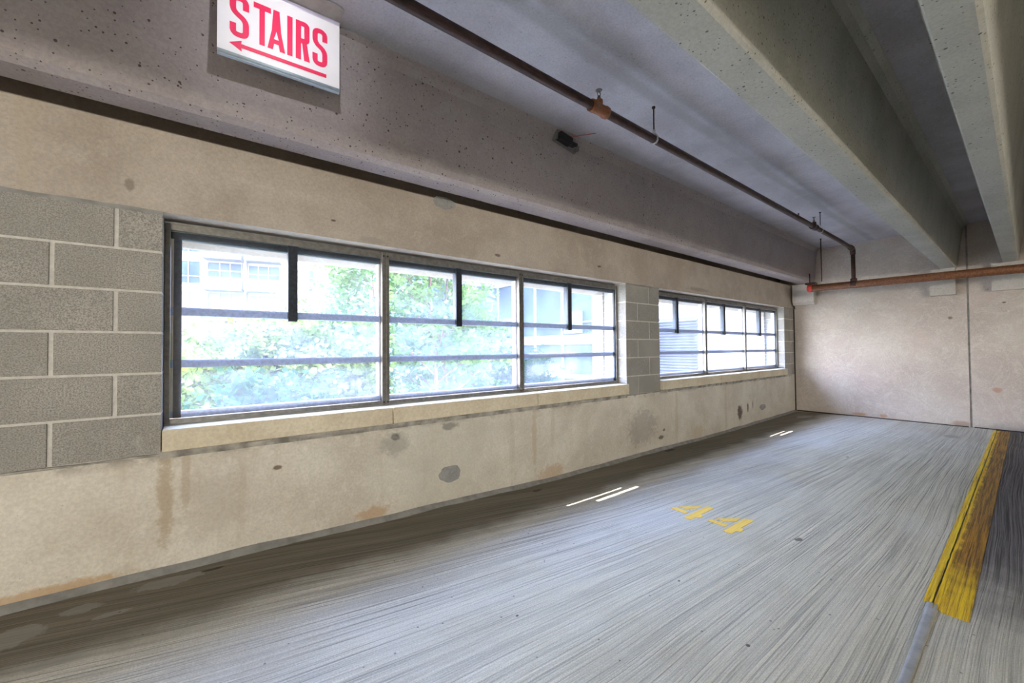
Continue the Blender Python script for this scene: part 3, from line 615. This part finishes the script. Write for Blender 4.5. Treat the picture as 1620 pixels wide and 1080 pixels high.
# lettering: strokes with rounded corners
def fillet(path, r):
    out = [Vector(path[0])]
    for a, p, q in zip(path, path[1:], path[2:]):
        a, p, q = Vector(a), Vector(p), Vector(q); u = (a-p).normalized(); v = (q-p).normalized()
        rr = min(r, (a-p).length*.49, (q-p).length*.49)
        for i in range(7):
            t = i/6; out.append((p+u*rr)*(1-t)**2+p*2*t*(1-t)+(p+v*rr)*t*t)
    out.append(Vector(path[-1])); return out
def stroke(b, path, w, r=.0, wx=None):
    P = fillet(path, r) if r else [Vector(p) for p in path]; L = []; Rr = []
    for i, p in enumerate(P):
        d0 = (P[min(i+1, len(P)-1)]-p); d1 = (p-P[max(i-1, 0)])
        d = ((d0.normalized() if d0.length > 1e-9 else Vector((0, 0)))+(d1.normalized() if d1.length > 1e-9 else Vector((0, 0)))).normalized()
        n = Vector((-d.y, d.x)); L.append(p+n*w/2); Rr.append(p-n*w/2)
    for i in range(len(P)-1):
        vs = [b.bm.verts.new(S(q.x, q.y, .0022)) for q in (L[i], L[i+1], Rr[i+1], Rr[i])]
        b.bm.faces.new(vs)
def poly(b, pts): b.bm.faces.new([b.bm.verts.new(S(x, z, .0022)) for x, z in pts])
zb2, zt2 = 2.620, 2.815; w = .024; hh = w/2
def letS(b, xa, xb, za=zb2, zb=zt2):
    zm = (za+zb)/2; L, R_ = xa+hh, xb-hh
    stroke(b, [(R_, zb-.062), (R_, zb-hh), (L, zb-hh), (L, zm+.020), (R_, zm-.012), (R_, za+hh), (L, za+hh), (L, za+.062)], w, .022)
def letter(nm, fn):
    b = MB(); fn(b); o = b.obj('letter_'+nm, M_SRED, sg); md = o.modifiers.new('t', 'SOLIDIFY'); md.thickness = .0008
letter('s', lambda b: letS(b, .094, .168, 2.617, 2.812))
letter('t', lambda b: (poly(b, [(.186, zt2-.026), (.256, zt2-.026), (.256, zt2), (.186, zt2)]), poly(b, [(.209, zb2), (.231, zb2), (.231, zt2-.024), (.209, zt2-.024)])))
def letA(b):
    xa, xb = .242, .316; m_ = (xa+xb)/2; t_ = .013; zk = zb2+.092
    poly(b, [(m_-t_-.0068, zk), (m_+t_+.0068, zk), (m_+t_, zt2), (m_-t_, zt2)])       # solid top
    poly(b, [(xa, zb2), (xa+.022, zb2), (xa+.0275, zb2+.030), (m_-.0105, zb2+.052), (m_, zk), (m_-t_-.0068, zk)])
    poly(b, [(xb-.022, zb2), (xb, zb2), (m_+t_+.0068, zk), (m_, zk), (m_+.0105, zb2+.052), (xb-.0275, zb2+.030)])
    poly(b, [(xa+.0275, zb2+.030), (xb-.0275, zb2+.030), (m_+.0105, zb2+.052), (m_-.0105, zb2+.052)])
letter('a', letA)
letter('i', lambda b: poly(b, [(.325, zb2), (.348, zb2), (.348, zt2), (.325, zt2)]))
def letR(b):
    xa, xb = .362, .424
    poly(b, [(xa, zb2), (xa+w, zb2), (xa+w, zt2), (xa, zt2)])
    stroke(b, [(xa+w-.001, zt2-hh), (xb-hh, zt2-hh), (xb-hh, zt2-.098), (xa+w-.001, zt2-.098)], w, .022)
    poly(b, [(xb-.024, zb2), (xb+.002, zb2), (xb-.012, zt2-.105), (xb-.034, zt2-.105)])
letter('r', letR)
letter('s', lambda b: letS(b, .438, .508))
b = MB(); poly(b, [(.135, 2.572), (.503, 2.572), (.503, 2.590), (.135, 2.590)]); poly(b, [(.092, 2.581), (.140, 2.556), (.136, 2.581), (.140, 2.606)]); o = b.obj('arrow', M_SRED, sg); md = o.modifiers.new('t', 'SOLIDIFY'); md.thickness = .0008
# ---------------------------------------------------------------- outside
b = MB(); b.box((-60, 3.1, -5.2), (120, 120, -5)); struct(b.obj('ground', M_GROUND))
A0 = Vector((3.9, 46, 0)); aa = math.radians(-15.3); ad = Vector((math.cos(aa), math.sin(aa), 0)); an = Vector((-ad.y, ad.x, 0))
bA = empty('apartment_building', (3.9, 46, -5), 'tall white apartment block with glass-railed balconies far behind the trees', 'building')
FA = Matrix.Translation(A0) @ Matrix.Rotation(aa, 4, 'Z')   # local x along the facade, y into the building
def fbox(name, mat, x0, x1, z0, z1, y0, y1, par): b = MB(); b.box((x0, y0, z0), (x1, y1, z1), 0, 0, FA); return b.obj(name, mat, par)
fbox('wall', M_WHITE, -30, 40, -5, 24, 0, 10, bA)
def win(x0, x1, z0, z1, vs=(), hs=(), mat=M_PANE):
    b = MB(); t = .07
    b.box((x0-t, -.10, z0-t), (x1+t, .02, z0), 0, 0, FA).box((x0-t, -.10, z1), (x1+t, .02, z1+t), 0, 0, FA).box((x0-t, -.10, z0), (x0, .02, z1), 0, 0, FA).box((x1, -.10, z0), (x1+t, .02, z1), 0, 0, FA)
    for v in vs: b.box((v-t*.6, -.10, z0), (v+t*.6, .02, z1), 0, 0, FA)
    for h_ in hs: b.box((x0, -.09, h_-t*.6), (x1, .02, h_+t*.6), 0, 0, FA)
    f = b.obj('window', M_FRAMEW, bA); b = MB(); b.box((x0, -.04, z0), (x1, .01, z1), 0, 0, FA); b.obj('pane', mat, f)
for dz in (2.9, 0, -2.85, -5.7):
    lt = M_PANELT if dz < 0 else M_PANE
    win(-5.75, -4.17, 7.5+dz, 9.5+dz, (-5.05,), (8.15+dz,), lt)
    win(-3.55, -.93, 7.15+dz, 9.5+dz, (-2.65, -1.82), (8.78+dz,), lt); win(-.32, 2.24, 7.15+dz, 9.4+dz, (.48, 1.33), (8.6+dz,), lt)
    for (p, q) in ((-3.72, -.70), (-.42, 2.45)):
        b = MB(); b.box((p, -1.4, 6.80+dz), (q, 0, 7.02+dz), 0, 0, FA); bl = b.obj('balcony', M_WHITE, bA)
        b = MB(); b.box((p+.05, -1.38, 7.05+dz), (q-.05, -1.35, 7.93+dz), 0, 0, FA); b.obj('glass_rail', M_PANELT, bl)
        b = MB(); b.box((p, -1.40, 7.90+dz), (q, -1.33, 7.96+dz), 0, 0, FA)
        for k in range(4): xx = p+.03+(q-p-.06)*k/3; b.box((xx-.03, -1.4, 7.0+dz), (xx+.03, -1.34, 7.93+dz), 0, 0, FA)
        b.obj('rail_post', M_FRAMEW, bl)
    for (p, q, r, s_) in ((4.82, 5.25, 10.0, 10.45), (5.95, 6.3, 9.98, 10.5), (6.87, 7.42, 9.93, 10.45), (7.62, 8.16, 9.93, 10.4)): win(p, q, r+dz-2.9 if dz < 0 else r+dz, s_+dz-2.9 if dz < 0 else s_+dz)
    win(3.8, 4.45, 8.2+dz, 9.2+dz, (), (), M_PANELT); win(4.9, 5.28, 8.15+dz, 9.25+dz, (), (8.55+dz,)); win(4.9, 5.2, 7.2+dz, 7.65+dz)
    win(5.9, 8.05, 8.0+dz, 9.2+dz, (6.6, 7.4), (), M_PANELT); win(6.79, 8.05, 7.15+dz, 7.6+dz, (7.45,), (), M_PANELT); win(8.96, 11.6, 7.1+dz, 9.2+dz, (9.7, 10.6), (8.0+dz,), M_PANELT)
b = MB(); b.tube([tuple(FA @ Vector((-.56, -.2, z))) for z in (-5, 20)], .12, 10); b.obj('downpipe', M_WHITE, bA)
fbox('awning', M_BRICKRED, -4.0, -1.6, 3.0, 3.4, -1.6, -.05, bA)
# glass-fronted wing on the right, with a concave corner
XW = 13.4; YW = 18.6
bB = empty('office_wing', (XW, YW, -5), 'glass-fronted office wing with pale spandrel bands right of the trees', 'building')
b = MB(); b.box((XW+.15, 9.6, -5), (XW+12, YW+10, 12)).box((XW-4.0, YW+.15, -5), (XW+.2, YW+10, 12)); b.obj('core', plain('dark_interior', (.10, .17, .24), .5, 0, .5, .3), bB)
for z0, z1 in ((4.64, 5.07), (1.36, 1.80), (-.20, .0), (-2.4, -1.9), (8.0, 8.5)):
    b = MB(); b.box((XW-.05, 9.6, z0), (XW+.16, YW, z1)).box((XW-4.0, YW-.05, z0), (XW+.1, YW+.16, z1)); b.obj('spandrel', M_SPAN, bB)
for z0, z1 in ((5.07, 8.0), (1.80, 4.64), (0, 1.36), (-1.9, -.2)):
    b = MB(); b.box((XW+.04, 9.6, z0), (XW+.06, YW, z1)); b.box((XW-4.0, YW+.04, z0), (XW, YW+.06, z1)); b.obj('glazing', M_PANE, bB)
    if z0 > 1: b = MB(); b.box((XW-.03, 9.6, z0+.52), (XW+.14, YW, z0+.58)); b.obj('transom', M_SPAN, bB)
for y in (YW-.02, 17.1, 15.35, 13.42, 11.5, 10.95, 9.7): b = MB(); b.box((XW-.045, y-.05, -2.4), (XW+.14, y+.05, 8.5)); b.obj('mullion', M_SPAN, bB)
for x in (XW-1.5, XW-2.9): b = MB(); b.box((x-.05, YW-.045, -2.4), (x+.05, YW+.14, 8.5)); b.obj('mullion', M_SPAN, bB)
for z0 in (1.85, -1.8):
    for y0, y1 in ((17.2, 18.3), (12.1, 13.2)):
        b = MB(); b.box((XW-.14, y0, z0), (XW-.06, y1, z0+1.0)); b.obj('blind', M_PANELT, bB)
b = MB(); b.box((XW-3.0, YW-.13, 1.9), (XW-1.7, YW+.0, 4.6)); b.obj('brick_panel', M_BRICKRED, bB)
bC = empty('louvered_building', (XW, 6, -5), 'plain white building with a grey louvre panel behind the far window', 'building')
b = MB(); b.box((XW, 2.0, -5), (XW+8, 9.6, 9)); b.obj('wall', M_WHITE, bC)
b = MB(); b.box((XW-.02, 6.9, -2.5), (XW+.02, 8.45, 2.22))
for k in range(46):
    z = -2.45+k*.101
    b.prism([(XW-.10, z), (XW-.085, z+.012), (XW-.005, z+.085), (XW-.005, z+.06)], 6.93, 8.42, axis=1)
b.obj('louver_panel', M_LOUVER, bC)
# trees
def leafquad(b, p, s, el=1.0):
    d = Vector((random.gauss(0, 1), random.gauss(0, 1), random.gauss(0, .6))).normalized(); e = d.orthogonal().normalized()
    e = (Matrix.Rotation(random.uniform(0, 6.3), 3, d) @ e)
    d = d*s*el; e = e*s*.5
    b.bm.faces.new([b.bm.verts.new(q) for q in (p, p+d*.45+e, p+d, p+d*.45-e)])
def tree(base, top, spread, nleaf, ls, mat, label, el=1.6, nb=26, tr=.09, crown0=.25, lean=(0, 0), group='courtyard trees', kind='feather', clip=None):
    bx, by, bz = base; H = top-bz
    t = empty('courtyard_tree', base, label, 'tree', group)
    b = MB(); tips = []
    trunk = [Vector((bx+lean[0]*k/6+.10*math.sin(k*1.3+bx), by+lean[1]*k/6+.10*math.cos(k*1.7+bx), bz+H*k/6*.95)) for k in range(7)]
    b.tube([tuple(p) for p in trunk], [tr*(1-.13*k) for k in range(7)], 8)
    for i in range(nb):
        f = crown0+(.98-crown0)*i/nb; k = f*6; j = min(int(k), 5); p = trunk[j].lerp(trunk[j+1], k-j)
        a = random.uniform(0, 2*math.pi); L = spread*(1-.55*max(0, (f-.45)/.55))*random.uniform(.6, 1.05)
        q1 = p+Vector((math.cos(a)*L*.5, math.sin(a)*L*.5, L*.30)); q2 = p+Vector((math.cos(a)*L, math.sin(a)*L, L*random.uniform(.35, .75)))
        r_ = tr*(.42-.25*f); b.tube([tuple(p), tuple(q1), tuple(q2)], [r_, r_*.6, r_*.2], 5, caps=False)
        for s_ in range(4):
            u = q1.lerp(q2, random.random()); v = u+Vector((random.gauss(0, 1), random.gauss(0, 1), random.gauss(.3, .6)))*L*.28
            b.tube([tuple(u), tuple(v)], [r_*.4, r_*.12], 4, caps=False); tips += [u, v, u.lerp(v, .5)]
        tips += [q2, q2, q1.lerp(q2, .6)]
    b.obj('trunk', M_BARK, t)
    b = MB(); n = 0
    cr_ = spread*.17
    while n < nleaf:
        c_ = random.choice(tips); k = random.randint(5, 12); cc = c_+Vector((random.gauss(0, cr_), random.gauss(0, cr_), random.gauss(0, cr_*.8)))
        for _ in range(k):
            p = cc+Vector((random.gauss(0, .10), random.gauss(0, .10), random.gauss(0, .07))); leafquad(b, p, ls*random.uniform(.6, 1.2), el); n += 1
    b.obj('foliage', mat, t); return t
tree((5.55, 11.0, -5), 7.5, 2.0, 9000, .10, M_LEAF1, 'tall feathery green tree in the middle of the view, right of the first full mullion', 1.8, 40, .10, .30)
tree((6.35, 11.6, -5), 6.5, 1.6, 5000, .10, M_LEAF1, 'slim tree with a reddish trunk just right of the tallest feathery tree', 1.8, 28, .08, .35)
tree((4.3, 12.5, -5), 6.2, 1.7, 7000, .10, M_LEAF1, 'feathery tree left of the tallest one, in front of the white apartment block', 1.8, 30, .07, .3)
tree((.7, 12.0, -5), 2.0, 2.1, 13000, .13, M_LEAF2, 'yellow-green bushy tree low at the far left of the window view', 1.1, 40, .10, .3)
tree((2.6, 11.0, -5), 1.9, 1.9, 12000, .12, M_LEAF2, 'yellow-green bushy tree filling the lower middle of the first window bay', 1.1, 38, .10, .3)
tree((2.2, 16.0, -5), 2.6, 2.2, 9000, .14, M_LEAF2, 'pale leafy tree whose top shows just under the balconies', 1.1, 36, .10, .4)
tree((4.6, 17.5, -5), 3.0, 2.2, 9000, .14, M_LEAF1, 'leafy green tree standing before the right half of the apartment block', 1.2, 36, .10, .4)
tree((9.0, 14.5, -5), 3.9, 1.6, 8000, .12, M_LEAF1, 'leafy tree in front of the concave corner of the glass-fronted wing', 1.3, 34, .08, .35)
tree((10.9, 13.2, -5), .9, 1.5, 9000, .12, M_LEAF3, 'low dark green tree at the foot of the glass-fronted wing', 1.2, 30, .08, .35)
tree((1.0, 9.0, -5), .6, 1.5, 7000, .12, M_LEAF3, 'deep green low tree at the bottom of the first window bay', 1.2, 30, .08, .4)
